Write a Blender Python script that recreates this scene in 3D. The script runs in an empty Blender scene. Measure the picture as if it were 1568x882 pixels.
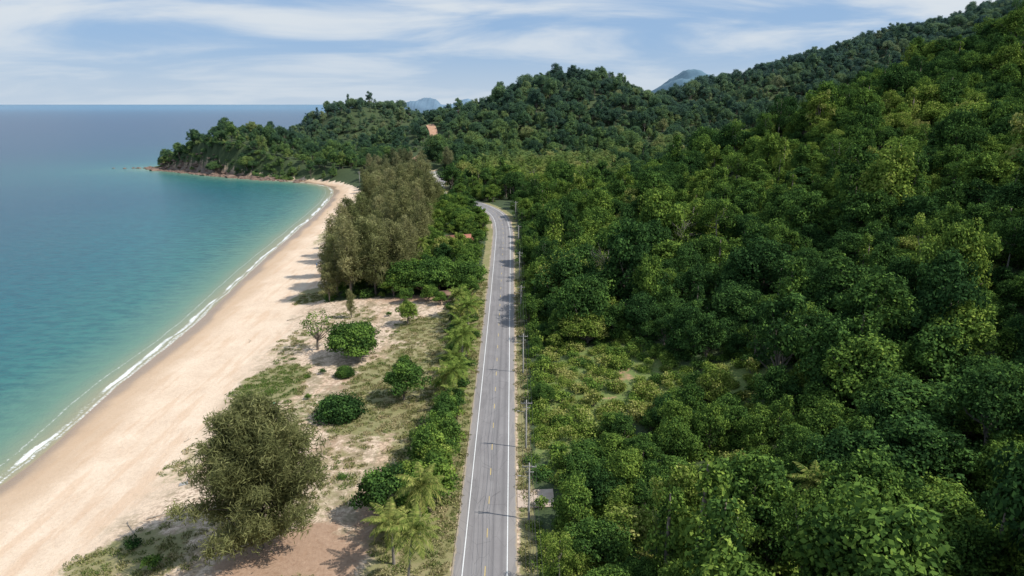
import bpy, math, numpy as np
from mathutils import Vector
rng=np.random.default_rng(7)
sc=bpy.context.scene
def smooth(a,b,x):
    t=np.clip((x-a)/(b-a),0,1); return t*t*(3-2*t)
# ------------------------------------------------------------------ helpers
def link(o): sc.collection.objects.link(o); return o
def mkmesh(name,V,F,mats=(),midx=None,attrs=None,smooth_sh=False):
    V=np.asarray(V,dtype=np.float32); F=[np.asarray(f,dtype=np.int32) for f in (F if isinstance(F,list) else [F]) if len(f)]
    me=bpy.data.meshes.new(name)
    nl=sum(f.size for f in F); nf=sum(len(f) for f in F)
    me.vertices.add(len(V)); me.vertices.foreach_set('co',V.ravel())
    me.loops.add(nl); me.polygons.add(nf)
    me.loops.foreach_set('vertex_index',np.concatenate([f.ravel() for f in F]))
    tot=np.concatenate([np.full(len(f),f.shape[1],np.int32) for f in F])
    st=np.concatenate([[0],np.cumsum(tot)[:-1]]).astype(np.int32)
    me.polygons.foreach_set('loop_start',st); me.polygons.foreach_set('loop_total',tot)
    for m in mats: me.materials.append(m)
    if midx is not None: me.polygons.foreach_set('material_index',np.asarray(midx,dtype=np.int32))
    me.update(calc_edges=True)
    for k,v in (attrs or {}).items():
        a=me.attributes.new(k,'FLOAT','POINT'); a.data.foreach_set('value',np.asarray(v,dtype=np.float32))
    if smooth_sh: me.polygons.foreach_set('use_smooth',np.ones(nf,bool))
    return me
class B:
    """quad accumulator"""
    def __init__(s): s.V=[];s.F=[];s.M=[];s.A=[];s.n=0
    def add(s,V,F,m=0,a=0.5):
        V=np.asarray(V,float).reshape(-1,3);F=np.asarray(F,int).reshape(-1,4)
        s.V.append(V);s.F.append(F+s.n);s.M.append(np.full(len(F),m));s.A.append(np.broadcast_to(np.asarray(a,float),(len(V),)).copy());s.n+=len(V)
    def leaves(s,C,U,W,m=0,a=None):
        n=len(C);V=np.stack([C-U,C-W,C+U,C+W],1).reshape(-1,3)
        F=np.arange(4*n).reshape(n,4); aa=np.repeat(a if a is not None else rng.random(n),4)
        s.add(V,F,m,aa)
    def tube(s,P,R,m=0,k=6,a=0.5,cap=True):
        P=np.asarray(P,float);R=np.broadcast_to(np.asarray(R,float),(len(P),))
        T=np.gradient(P,axis=0);T/=np.linalg.norm(T,axis=1,keepdims=True)+1e-9
        if np.abs(T[:,2]).mean()>0.6: ref=np.tile([[1.,0,0]],(len(P),1))
        else: ref=np.tile([[0,0,1.]],(len(P),1))
        X=np.cross(T,ref);X/=np.linalg.norm(X,axis=1,keepdims=True)+1e-9;Y=np.cross(T,X)
        an=np.arange(k)*2*math.pi/k
        V=P[:,None]+R[:,None,None]*(np.cos(an)[None,:,None]*X[:,None]+np.sin(an)[None,:,None]*Y[:,None])
        F=[]
        for i in range(len(P)-1):
            for j in range(k):
                F.append([i*k+j,i*k+(j+1)%k,(i+1)*k+(j+1)%k,(i+1)*k+j])
        if k==4 and cap: F.append([(len(P)-1)*k+j for j in range(4)])
        if k==6 and cap:
            b=(len(P)-1)*k; F+= [[b,b+1,b+2,b+3],[b,b+3,b+4,b+5]]
        s.add(V.reshape(-1,3),F,m,a)
    def box(s,c,d,m=0,rot=0,a=0.5):
        x,y,z=[q/2 for q in d];V=np.array([[i*x,j*y,k*z] for k in(-1,1) for i,j in((-1,-1),(1,-1),(1,1),(-1,1))],float)
        cs,sn=math.cos(rot),math.sin(rot);V=np.stack([V[:,0]*cs-V[:,1]*sn,V[:,0]*sn+V[:,1]*cs,V[:,2]],1)+np.array(c)
        s.add(V,[[3,2,1,0],[4,5,6,7],[0,1,5,4],[1,2,6,5],[2,3,7,6],[3,0,4,7]],m,a)
    def mesh(s,name,mats,sm=False):
        return mkmesh(name,np.concatenate(s.V),np.concatenate(s.F),mats,np.concatenate(s.M),{'lf':np.concatenate(s.A)},sm)
# ------------------------------------------------------------------ materials
def newmat(n):
    m=bpy.data.materials.new(n);m.use_nodes=True;nt=m.node_tree;b=nt.nodes['Principled BSDF'];return m,nt,b
def N(nt,t,**k):
    n=nt.nodes.new(t)
    for a,v in k.items(): setattr(n,a,v)
    return n
def ramp(nt,stops,interp='LINEAR'):
    r=N(nt,'ShaderNodeValToRGB');e=r.color_ramp.elements;r.color_ramp.interpolation=interp
    e[0].position=stops[0][0];e[0].color=(*stops[0][1],1)
    e[1].position=stops[-1][0];e[1].color=(*stops[-1][1],1)
    for p,c in stops[1:-1]:
        q=e.new(p);q.color=(*c,1)
    return r
def mixc(nt,f,a,b,bt='MIX'):
    m=N(nt,'ShaderNodeMix',data_type='RGBA',blend_type=bt)
    for s,v in ((m.inputs[0],f),(m.inputs[6],a),(m.inputs[7],b)):
        if hasattr(v,'links'): nt.links.new(v,s)
        elif isinstance(v,(int,float)): s.default_value=v
        else: s.default_value=(*v,1) if len(v)==3 else v
    return m.outputs[2]
def math_(nt,op,a,b=None,clamp=False):
    m=N(nt,'ShaderNodeMath',operation=op,use_clamp=clamp)
    for s,v in zip(m.inputs,(a,b)):
        if v is None: continue
        if hasattr(v,'links'): nt.links.new(v,s)
        else: s.default_value=v
    return m.outputs[0]
def maprange(nt,v,a,b,c=0,d=1):
    m=N(nt,'ShaderNodeMapRange',interpolation_type='SMOOTHSTEP');nt.links.new(v,m.inputs[0])
    for i,q in enumerate((a,b,c,d)): m.inputs[i+1].default_value=q
    return m.outputs[0]
def noise(nt,vec,scale,detail=4,rough=0.55,dist=0.0):
    n=N(nt,'ShaderNodeTexNoise');nt.links.new(vec,n.inputs['Vector']);n.inputs['Scale'].default_value=scale
    n.inputs['Detail'].default_value=detail;n.inputs['Roughness'].default_value=rough;n.inputs['Distortion'].default_value=dist
    return n.outputs['Fac']
def scaled(nt,vec,s):
    m=N(nt,'ShaderNodeMapping');nt.links.new(vec,m.inputs[0]);m.inputs['Scale'].default_value=s;return m.outputs[0]
def attr(nt,n,t='GEOMETRY'):
    a=N(nt,'ShaderNodeAttribute',attribute_type=t,attribute_name=n);return a.outputs['Fac']
def pos(nt): return N(nt,'ShaderNodeNewGeometry').outputs['Position']
HAZE_TINT=(0.17,0.25,0.30)
def foliage(name,stops,trans=0.3,spread=0.5,bright=0.85):
    m,nt,b=newmat(name);L=nt.links
    t=attr(nt,'tint','INSTANCER');lf=attr(nt,'lf')
    v=math_(nt,'ADD',t,math_(nt,'MULTIPLY',math_(nt,'SUBTRACT',lf,0.5),spread),True)
    r=ramp(nt,stops);L.new(v,r.inputs[0])
    br=math_(nt,'ADD',math_(nt,'MULTIPLY',lf,bright),1-bright*0.5)
    hsv=N(nt,'ShaderNodeHueSaturation');L.new(r.outputs[0],hsv.inputs['Color']);L.new(br,hsv.inputs['Value'])
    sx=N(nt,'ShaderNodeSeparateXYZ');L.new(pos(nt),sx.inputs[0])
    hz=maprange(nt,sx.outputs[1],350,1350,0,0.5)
    c=mixc(nt,hz,hsv.outputs[0],HAZE_TINT)  # distance haze painted into the leaf colour, stronger with world Y
    d=N(nt,'ShaderNodeBsdfDiffuse');L.new(c,d.inputs[0])
    if trans>0:
        tr=N(nt,'ShaderNodeBsdfTranslucent');L.new(c,tr.inputs[0])
        mx=N(nt,'ShaderNodeMixShader');mx.inputs[0].default_value=trans
        L.new(d.outputs[0],mx.inputs[1]);L.new(tr.outputs[0],mx.inputs[2]);L.new(mx.outputs[0],nt.nodes['Material Output'].inputs[0])
    else: L.new(d.outputs[0],nt.nodes['Material Output'].inputs[0])
    nt.nodes.remove(b)
    return m
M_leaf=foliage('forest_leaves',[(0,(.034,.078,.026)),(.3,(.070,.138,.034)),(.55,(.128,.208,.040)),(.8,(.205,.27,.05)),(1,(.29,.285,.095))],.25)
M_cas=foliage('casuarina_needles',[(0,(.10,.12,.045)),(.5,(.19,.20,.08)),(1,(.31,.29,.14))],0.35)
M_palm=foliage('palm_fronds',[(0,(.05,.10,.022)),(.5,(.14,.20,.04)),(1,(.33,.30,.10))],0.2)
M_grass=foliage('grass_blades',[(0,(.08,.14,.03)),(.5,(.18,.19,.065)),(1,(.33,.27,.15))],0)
def simple(name,c1,c2,scale=3,rough=0.85,vecscale=(1,1,1),bump=0.0):
    m,nt,b=newmat(name);tc=N(nt,'ShaderNodeTexCoord').outputs['Object']
    f=noise(nt,scaled(nt,tc,vecscale),scale,4,0.65)
    r=ramp(nt,[(.3,c1),(.7,c2)]);nt.links.new(f,r.inputs[0]);nt.links.new(r.outputs[0],b.inputs['Base Color']);b.inputs['Roughness'].default_value=rough
    if bump:
        bp=N(nt,'ShaderNodeBump');bp.inputs['Strength'].default_value=bump;nt.links.new(f,bp.inputs['Height']);nt.links.new(bp.outputs[0],b.inputs['Normal'])
    return m
M_bark=simple('bark',(.10,.08,.06),(.24,.20,.16),4,0.9,(1,1,.2))
M_pale=simple('pale_bark',(.15,.13,.105),(.29,.26,.22),3,0.9,(1,1,.2))
M_conc=simple('concrete',(.22,.21,.20),(.34,.33,.31),1.5,0.85)
M_roof=simple('terracotta_roof',(.30,.10,.06),(.42,.17,.11),1.2,0.8,(1,8,1))
M_tin=simple('tin_roof',(.26,.25,.24),(.42,.42,.42),1.5,0.5,(6,1,1))
M_rust=simple('rusty_tin_roof',(.18,.10,.07),(.28,.17,.12),1.5,0.7,(6,1,1))
M_wall=simple('painted_wall',(.45,.43,.38),(.62,.60,.56),.8,0.8)
M_dark=simple('window_glass',(.02,.025,.03),(.04,.05,.06),.8,0.15)
M_rock=simple('rock',(.07,.045,.035),(.24,.16,.12),1.2,0.9,(1,1,1),.6)
M_wood=simple('driftwood',(.20,.16,.12),(.38,.33,.27),3,0.9,(1,6,6))
M_yellow=simple('yellow_paint',(.50,.36,.12),(.62,.47,.18),6,0.7)
M_white=simple('white_paint',(.55,.55,.53),(.80,.80,.78),6,0.7)
M_wire=simple('cable',(.03,.03,.03),(.06,.06,.06),6,0.6)
M_blue=simple('blue_cloth',(.05,.12,.32),(.08,.2,.45),3,0.8)
M_green=simple('green_cloth',(.03,.16,.10),(.06,.25,.16),3,0.8)
M_skin=simple('skin',(.30,.18,.12),(.40,.25,.18),3,0.6)
# ------------------------------------------------------------------ terrain
shore=np.array([(-97,-1500),(-97,60),(-96,95),(-94,114),(-94,127),(-98,155),(-99,172),(-100,199),(-104,238),(-112,302),(-118,366),(-124,430),(-132,500),(-144,565),(-160,600),(-190,628),(-235,652),(-294,688),(-345,728),(-380,748),(-392,765),(-386,800),(-350,860),(-330,960),(-290,1080),(-200,1150),(-60,1250),(300,1500),(1500,1900),(9000,3500),(9000,-1500)],float)
def chaikin(P,n=2,closed=True):
    for _ in range(n):
        Q=np.roll(P,-1,0) if closed else P[1:]
        A=P if closed else P[:-1]
        P=np.stack([A*.75+Q*.25,A*.25+Q*.75],1).reshape(-1,2)
    return P
SH=chaikin(shore)
def sdist(x,y):
    x=np.asarray(x,float);y=np.asarray(y,float);d2=np.full(x.shape,1e18);ins=np.zeros(x.shape,bool)
    for i in range(len(SH)):
        ax,ay=SH[i];bx,by=SH[(i+1)%len(SH)];dx,dy=bx-ax,by-ay;L=dx*dx+dy*dy+1e-12
        t=np.clip(((x-ax)*dx+(y-ay)*dy)/L,0,1);d2=np.minimum(d2,(x-ax-t*dx)**2+(y-ay-t*dy)**2)
        if ay!=by:
            c=((ay>y)!=(by>y));ins^=c&(x<(bx-ax)*(y-ay)/(by-ay)+ax)
    return np.where(ins,1,-1)*np.sqrt(d2)
def roadz(y): return np.interp(y,[-1000,60,90,150,200,260,310,350,390,440,500,650,2000],[4,4,4,4.8,6,8.5,11.5,13.2,13.4,12.3,10.5,9,9])
CP=[(-60,0,3),(-60,60,3),(-60,120,3),(-60,180,3),(-40,60,3.6),(-40,120,3.6),(-40,200,4.2),(-20,60,4),(-20,120,4.2),(-20,200,5.5),(-62,240,3.5),(-35,250,6.5),(-75,320,4),(-40,330,9),(-85,400,4),(-45,420,9),(-95,480,4.5),(-60,520,9),(-110,560,4.5),
(-3.9,60,4),(-3.9,120,4.3),(-3.9,200,6),(-3.9,260,8.5),(-3.9,310,11.5),(-5,350,13.2),(-15,390,13.4),
(20,60,4.5),(20,100,5),(21,142,5.5),(30,206,8.5),(40,130,8),(59,53,7),(60,100,12),(96,125,22),(64,180,17),(64,238,17),(120,120,32),(110,180,30),(148,199,41),(200,200,58),(150,50,40),(300,100,100),(300,300,96),(244,345,77),(110,270,32),(70,300,24),(180,290,54),(355,505,114),(230,440,77),(149,375,54),(73,345,25),(15,355,13),(20,280,10),(400,400,132),(500,600,140),(600,300,190),(60,440,9),(150,470,16),(250,550,24),(350,640,38),(450,720,60),
(-14,617,9),(61,562,9),(39,635,9),(120,620,10),(-60,680,12),(50,720,20),(150,720,20),(300,760,38),(500,800,80),
(-92,850,48),(-67,850,50),(13,870,78),(73,900,93),(141,900,82),(184,900,60),(250,930,74),(319,960,94),(487,1000,137),(600,1020,168),(725,1050,205),(900,1100,235),(0,1050,40),(150,1100,40),(500,1250,110),(900,1400,150),(1300,1200,260),(1500,600,300),(1000,300,260),
(-293,760,38),(-247,760,29),(-213,950,64),(-258,950,44),(-162,950,58),(-118,930,38),(-88,650,17),(-93,780,30),(-150,680,12),(-180,760,15),(-200,860,24),(-100,870,38),(-340,765,19),(-180,1060,30),(-290,860,10)]
CP=np.array(CP,float)
def tk(r2): return np.where(r2>1e-9,0.5*r2*np.log(r2+1e-12),0)
c=CP[:,:2]/100;n=len(c);K=tk(((c[:,None]-c[None])**2).sum(2))+np.eye(n)*0.002
Pm=np.hstack([np.ones((n,1)),c]);A=np.block([[K,Pm],[Pm.T,np.zeros((3,3))]])
W=np.linalg.solve(A,np.concatenate([CP[:,2],np.zeros(3)]))
def base(x,y):
    x=np.clip(x,-450,1700)/100;y=np.clip(y,-100,1500)/100;sh=x.shape;x=x.ravel();y=y.ravel();z=W[n]+W[n+1]*x+W[n+2]*y
    for i in range(n): z=z+W[i]*tk((x-c[i,0])**2+(y-c[i,1])**2)
    return z.reshape(sh)
rc=np.array([(-3.9,-60),(-3.9,0),(-3.9,100),(-3.9,200),(-3.9,270),(-3.9,315),(-6,345),(-12,372),(-22,396),(-36,420),(-48,450),(-54,500),(-56,560),(-66,610),(-80,640)],float)
RC=chaikin(rc,3,False)
def rdist(x,y):
    d2=np.full(np.shape(x),1e18)
    for i in range(len(RC)-1):
        ax,ay=RC[i];dx,dy=RC[i+1]-RC[i];L=dx*dx+dy*dy+1e-12
        t=np.clip(((x-ax)*dx+(y-ay)*dy)/L,0,1);d2=np.minimum(d2,(x-ax-t*dx)**2+(y-ay-t*dy)**2)
    return np.sqrt(d2)
def wob(x,y,s=1.0,seed=0):
    return (np.sin(x/s*1.3+seed)+np.sin(y/s*1.1+seed*2.1+np.sin(x/s*.7))+np.sin((x+y)/s*.57+seed*.7)+np.sin((x-1.3*y)/s*2.1+seed))/4
def height(x,y,full=False):
    x=np.asarray(x,float);y=np.asarray(y,float)
    sd=sdist(x,y);b=np.maximum(base(x,y),1.5)
    hill=smooth(15,50,b)
    b=b+wob(x,y,28,1)*6*hill+wob(x,y,11,4)*1.5*hill
    wd=np.interp(y,[0,560,650,700],[55,45,22,10])
    k=smooth(0.25,1,np.clip(sd/wd,0,1))
    slope=np.interp(y,[0,600,680],[0.05,0.05,0.12])
    land=(np.minimum(sd*slope,3))*(1-k)+b*k
    z=np.where(sd>0,land,np.maximum(sd*0.06,-6))
    rd=rdist(x,y);rk=smooth(14,6.5,rd);z=np.where(sd>0,z*(1-rk)+(roadz(y)-0.10)*rk,z)
    return (z,sd,rd) if full else z
def axis(*seg):
    a=[]
    for s,e,st in seg: a+=list(np.arange(s,e,st))
    a.append(seg[-1][1]);return np.array(a,float)
gx=axis((-70000,-10000,12000),(-10000,-1000,1500),(-1000,-420,60),(-420,-110,3.5),(-110,10,1.2),(10,110,2.5),(110,450,6),(450,1700,20),(1700,9000,800),(9000,70000,12000))
gy=axis((-1500,-40,200),(-40,40,8),(40,240,1.6),(240,420,3),(420,1100,6),(1100,1600,25),(1600,6000,500),(6000,70000,8000))
GX,GY=np.meshgrid(gx,gy);Z,SD,RD=height(GX,GY,True)
def gridmesh(GX,GY,Z,keep=None):
    h,w=GX.shape;V=np.stack([GX,GY,Z],2).reshape(-1,3);i=np.arange(h*w).reshape(h,w)
    F=np.stack([i[:-1,:-1],i[:-1,1:],i[1:,1:],i[1:,:-1]],2).reshape(-1,4)
    return V,F
def treeline(y): return np.interp(y,[0,225,300,500,600,650,690],[38,38,31,27,14,6,3])
def blob(x,y,L,seed=0):
    m=np.zeros(np.shape(x))
    xx=x+wob(x,y,4,seed)*3;yy=y+wob(y,x,4,seed+2)*4
    for a,b,ra,rb,s in L: m=np.maximum(m,s*smooth(1.25,0.6,np.sqrt(((xx-a)/ra)**2+((yy-b)/rb)**2)))
    return m
GR=[(-58,153,9,17,1),(-28,150,13,32,.8),(-26,190,11,15,.75),(-17,150,9,60,.8),(-33,110,9,16,.5),(-57,90,11,10,.8),(-72,238,7,12,.9),(-16,110,7,50,.75),(-16,205,6,24,.85),(-96,380,9,60,.6),(-50,205,10,12,.5),(-46,135,8,16,.55),(-30,75,12,8,.5),(-60,120,6,10,.5),(-62,185,7,18,.5)]
DI=[(-31,84,11,12,.9),(-33,120,7,10,.5),(-26,222,20,6,.8),(-38,150,7,14,.5),(-28,175,8,10,.45),(-20,96,7,10,.6),(21,142,3,3,.9),(6,103,4,3,.9),(27,151,2.5,2,.8)]
def masks(x,y,sd,rd):
    gr=blob(x,y,GR,1)
    road=smooth(9.5,7.5,rd)*smooth(4.5,5,rd);gr=np.maximum(gr,road*.9)
    fo=smooth(-1,2,sd-treeline(y))*smooth(222,232,y+wob(x,y,9,3)*5)
    fo=np.maximum(fo,smooth(2.2,4.5,x)*(rd>6)*(y<420))
    fo=np.maximum(fo,smooth(420,430,y)*smooth(-1,2,sd-treeline(y)))
    fo=fo*smooth(6.5,8.5,rd)
    scrub=blob(x,y,[(22,148,18,22,1),(48,140,9,11,.7),(10,128,7,18,.7)],3)*(x>2)
    di=blob(x,y,DI,2)
    return gr,fo,di,scrub
gr,fo,di,scr=masks(GX,GY,SD,RD)
V,F=gridmesh(GX,GY,Z)
m,nt,b=newmat('ground');L=nt.links;p=pos(nt)
sd=attr(nt,'sd');n1=noise(nt,p,.12,5,.6);n2=noise(nt,p,1.2,6,.7);n3=noise(nt,scaled(nt,p,(.35,.05,.1)),1,4,.6)
sand=ramp(nt,[(.3,(.55,.41,.295)),(.52,(.67,.525,.39)),(.7,(.74,.61,.475))]);L.new(mixc(nt,.5,n1,n2),sand.inputs[0])
rp=maprange(nt,n3,.48,.64,0,.45);sc1=mixc(nt,rp,sand.outputs[0],(.55,.36,.225))
fp=maprange(nt,noise(nt,p,3.5,3,.7),.54,.70,0,.4);sc1=mixc(nt,fp,sc1,(.36,.26,.17))
sdn=math_(nt,'ADD',sd,math_(nt,'MULTIPLY',math_(nt,'SUBTRACT',noise(nt,scaled(nt,p,(1,.5,1)),.09,3,.5),.5),9))
damp=maprange(nt,sdn,5,14,.75,0);sc1=mixc(nt,damp,sc1,(.46,.32,.205))
wet=maprange(nt,sdn,1.5,5.5,1,0);sc1=mixc(nt,math_(nt,'MULTIPLY',wet,.85),sc1,(.28,.20,.135))
inl=maprange(nt,sdn,28,38,0,1)
deb=math_(nt,'MULTIPLY',inl,maprange(nt,n2,.45,.58,0,.75))
sc1=mixc(nt,deb,sc1,(.26,.175,.115))
lit=math_(nt,'MULTIPLY',inl,maprange(nt,noise(nt,p,.2,6,.7),.48,.60,0,.7));sc1=mixc(nt,lit,sc1,(.19,.155,.08))
def masked(a,lo,hi,nn,k=.9):
    q=math_(nt,'ADD',attr(nt,a),math_(nt,'MULTIPLY',math_(nt,'SUBTRACT',nn,.5),1.5));return maprange(nt,q,lo,hi,0,k)
nm_=noise(nt,p,.45,6,.75)
dr=ramp(nt,[(.3,(.24,.135,.08)),(.7,(.43,.29,.20))]);L.new(n2,dr.inputs[0])
sc2=mixc(nt,masked('dirt',.35,.7,nm_),sc1,dr.outputs[0])
gc=ramp(nt,[(.3,(.10,.125,.035)),(.5,(.19,.185,.065)),(.7,(.31,.25,.14))]);L.new(mixc(nt,.6,n1,n2),gc.inputs[0])
sc3=mixc(nt,masked('grass',.35,.75,nm_),sc2,gc.outputs[0])
fc=ramp(nt,[(.35,(.025,.045,.015)),(.6,(.05,.075,.022)),(.75,(.09,.09,.04))]);L.new(n2,fc.inputs[0])
sc4=mixc(nt,masked('forest',.4,.6,nm_,1),sc3,fc.outputs[0])
sg=ramp(nt,[(.3,(.09,.15,.03)),(.55,(.16,.20,.05)),(.75,(.27,.21,.11))]);L.new(n2,sg.inputs[0])
sc5=mixc(nt,masked('scrub',.3,.6,nm_,.9),sc4,sg.outputs[0])
sc6=mixc(nt,math_(nt,'MULTIPLY',masked('dirt',.6,.9,nm_,.85),maprange(nt,attr(nt,'scrub'),.2,.4,0,1)),sc5,(.42,.24,.15))
gs=N(nt,'ShaderNodeSeparateXYZ');L.new(p,gs.inputs[0])
rk_=math_(nt,'MULTIPLY',maprange(nt,gs.outputs[0],-250,-225,1,0),maprange(nt,gs.outputs[1],640,660,0,1));rkc=ramp(nt,[(.35,(.06,.045,.035)),(.65,(.22,.15,.11))]);L.new(n2,rkc.inputs[0])
rk_=math_(nt,'MULTIPLY',rk_,maprange(nt,sd,2,7,1,0));sc6=mixc(nt,rk_,sc6,rkc.outputs[0])
L.new(sc6,b.inputs['Base Color'])
L.new(maprange(nt,wet,0,1,.9,.28),b.inputs['Roughness'])
bp=N(nt,'ShaderNodeBump');bp.inputs['Strength'].default_value=.6;bp.inputs['Distance'].default_value=.3;L.new(n2,bp.inputs['Height']);L.new(bp.outputs[0],b.inputs['Normal'])
link(bpy.data.objects.new('ground',mkmesh('ground',V,F,[m],None,{'sd':SD.ravel(),'grass':gr.ravel(),'forest':fo.ravel(),'dirt':di.ravel(),'scrub':scr.ravel()},True)))
# ------------------------------------------------------------------ sea
wx=axis((-70000,-10000,6000),(-10000,-2000,500),(-2000,-420,40),(-420,-160,4),(-160,-84,1.2),(-84,300,60),(300,9000,900),(9000,70000,12000))
wy=axis((-1500,0,100),(0,60,6),(60,620,2),(620,800,3),(800,1200,20),(1200,3000,150),(3000,12000,1500),(12000,80000,8000))
WX,WY=np.meshgrid(wx,wy);wsd=-sdist(WX,WY)
V,F=gridmesh(WX,WY,np.zeros_like(WX))
fm=wsd.ravel()[F].max(1)>-8;F=F[fm]
m,nt,b=newmat('sea_water');L=nt.links;p=pos(nt);sd=attr(nt,'sd')
big=noise(nt,scaled(nt,p,(1,1.6,1)),.008,4,.55)
sdn=math_(nt,'ADD',sd,math_(nt,'MULTIPLY',math_(nt,'SUBTRACT',big,.5),math_(nt,'MINIMUM',math_(nt,'MULTIPLY',sd,.9),260)))
dn=math_(nt,'POWER',math_(nt,'DIVIDE',math_(nt,'MAXIMUM',sdn,0),1500,True),.4)
cr=ramp(nt,[(0,(.34,.27,.17)),(.085,(.25,.26,.17)),(.14,(.12,.225,.165)),(.21,(.040,.165,.15)),(.30,(.014,.12,.14)),(.42,(.008,.082,.122)),(.62,(.007,.056,.115)),(1,(.007,.046,.115))]);L.new(dn,cr.inputs[0])
rip=noise(nt,scaled(nt,p,(.6,1.4,1)),.22,6,.7);col=mixc(nt,maprange(nt,rip,.4,.62,0,.45),cr.outputs[0],(.006,.048,.08))
near=maprange(nt,sd,4,30,1,0);col=mixc(nt,near,col,cr.outputs[0])
sy=N(nt,'ShaderNodeSeparateXYZ');L.new(p,sy.inputs[0]);col=mixc(nt,maprange(nt,sy.outputs[1],1200,12000,0,.85),col,(.04,.17,.29))  # far water: horizon haze painted into the sea colour along Y
ln=noise(nt,scaled(nt,p,(1,.35,1)),.10,3,.5);fn=noise(nt,p,1.3,6,.8)
d1=math_(nt,'ADD',sd,math_(nt,'MULTIPLY',math_(nt,'SUBTRACT',ln,.5),6.0))
def band(d,c0,w,s):
    return math_(nt,'MULTIPLY',maprange(nt,math_(nt,'ABSOLUTE',math_(nt,'SUBTRACT',d,c0)),0,w,1,0),s)
seg=maprange(nt,noise(nt,scaled(nt,p,(.3,1,1)),.03,3,.6),.40,.58,.4,1)
fo1=math_(nt,'MULTIPLY',band(d1,1.9,1.4,1.05),seg);fo2=band(math_(nt,'ADD',d1,math_(nt,'MULTIPLY',big,6)),3.2,.8,.6)
fo3=band(math_(nt,'ADD',d1,math_(nt,'MULTIPLY',fn,2)),1.6,.9,.6);fo4=band(math_(nt,'SUBTRACT',d1,math_(nt,'MULTIPLY',ln,9)),1.5,.7,.5)
fo_=math_(nt,'MAXIMUM',math_(nt,'MAXIMUM',fo1,fo2),math_(nt,'MAXIMUM',fo3,fo4));foam=maprange(nt,math_(nt,'ADD',fo_,math_(nt,'MULTIPLY',math_(nt,'SUBTRACT',fn,.5),1.9)),.38,.85,0,.92)
foam=math_(nt,'MULTIPLY',foam,maprange(nt,fo_,.02,.2,0,1))
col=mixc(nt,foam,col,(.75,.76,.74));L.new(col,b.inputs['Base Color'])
b.inputs['Roughness'].default_value=.25;b.inputs['IOR'].default_value=1.33;b.inputs['Specular IOR Level'].default_value=.22
bp=N(nt,'ShaderNodeBump');bp.inputs['Strength'].default_value=.45;bp.inputs['Distance'].default_value=.8
L.new(math_(nt,'ADD',noise(nt,scaled(nt,p,(1,.6,1)),.5,5,.65),math_(nt,'MULTIPLY',rip,.8)),bp.inputs['Height']);L.new(bp.outputs[0],b.inputs['Normal'])
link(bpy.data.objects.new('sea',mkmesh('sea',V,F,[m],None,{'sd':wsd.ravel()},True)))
# ------------------------------------------------------------------ road
def ribbon(name,P,z,offs,mat,attrs=True):
    P=np.asarray(P,float);T=np.gradient(P,axis=0);T/=np.linalg.norm(T,axis=1,keepdims=True);Nn=np.stack([T[:,1],-T[:,0]],1)
    k=len(offs);V=np.concatenate([np.stack([P[:,0]+Nn[:,0]*o,P[:,1]+Nn[:,1]*o,z(P)],1)[:,None] for o in offs],1).reshape(-1,3)
    i=np.arange(len(P)*k).reshape(len(P),k);F=np.stack([i[:-1,:-1],i[:-1,1:],i[1:,1:],i[1:,:-1]],2).reshape(-1,4)
    u=np.tile(np.array(offs,float),len(P))
    return V,F,u
def resample(P,st):
    s=np.concatenate([[0],np.cumsum(np.linalg.norm(np.diff(P,axis=0),axis=1))]);q=np.arange(0,s[-1],st);return np.stack([np.interp(q,s,P[:,0]),np.interp(q,s,P[:,1])],1),q
RP,RS=resample(RC,1.5)
m,nt,b=newmat('asphalt');L=nt.links;p=pos(nt);u=attr(nt,'u')
a1=noise(nt,p,.25,5,.6);a2=noise(nt,p,9,3,.7)
cr=ramp(nt,[(.3,(.185,.17,.17)),(.7,(.265,.25,.245))]);L.new(mixc(nt,.5,a1,a2),cr.inputs[0])
def trk(c0,w,s): return maprange(nt,math_(nt,'ABSOLUTE',math_(nt,'SUBTRACT',u,c0)),0,w,s,0)
tr=math_(nt,'ADD',math_(nt,'ADD',trk(-2.3,.45,.25),trk(-.9,.45,.25)),math_(nt,'ADD',trk(1.0,.5,.5),trk(2.4,.5,.5)))
col=mixc(nt,tr,cr.outputs[0],(.13,.12,.12))
sh=maprange(nt,math_(nt,'ABSOLUTE',u),3.35,3.5,0,.3);col=mixc(nt,sh,col,(.32,.28,.24))
pt=maprange(nt,noise(nt,scaled(nt,p,(.35,.04,1)),1,2,.4),.56,.57,0,.25);col=mixc(nt,pt,col,(.12,.115,.115))
ck=N(nt,'ShaderNodeTexVoronoi',feature='DISTANCE_TO_EDGE');L.new(scaled(nt,p,(.5,.16,1)),ck.inputs['Vector']);ck.inputs['Scale'].default_value=1
col=mixc(nt,maprange(nt,ck.outputs[0],0,.012,.5,0),col,(.08,.075,.075))
ed=maprange(nt,math_(nt,'ADD',math_(nt,'ABSOLUTE',u),math_(nt,'MULTIPLY',noise(nt,p,.8,4,.7),.8)),4.7,5.0,0,.9);col=mixc(nt,ed,col,(.36,.29,.20))
L.new(col,b.inputs['Base Color']);b.inputs['Roughness'].default_value=.8
V,F,u_=ribbon('road',RP,lambda P:roadz(P[:,1])+0.02,[-4.65,-3.2,-1.6,0,1.6,3.2,4.65],m)
rd_o=bpy.data.objects.new('road',mkmesh('road',V,F,[m],None,{'u':u_},True));link(rd_o)
for nm,o in (('road_edge_line',-3.12),('road_edge_line',3.22)):
    V,F,_=ribbon(nm,RP,lambda P:roadz(P[:,1])+0.028,[o-.075,o+.075],None);q=link(bpy.data.objects.new(nm,mkmesh(nm,V,F,[M_white])));q.parent=rd_o
bb=B()
P2,S2=resample(RC,.75)
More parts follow.
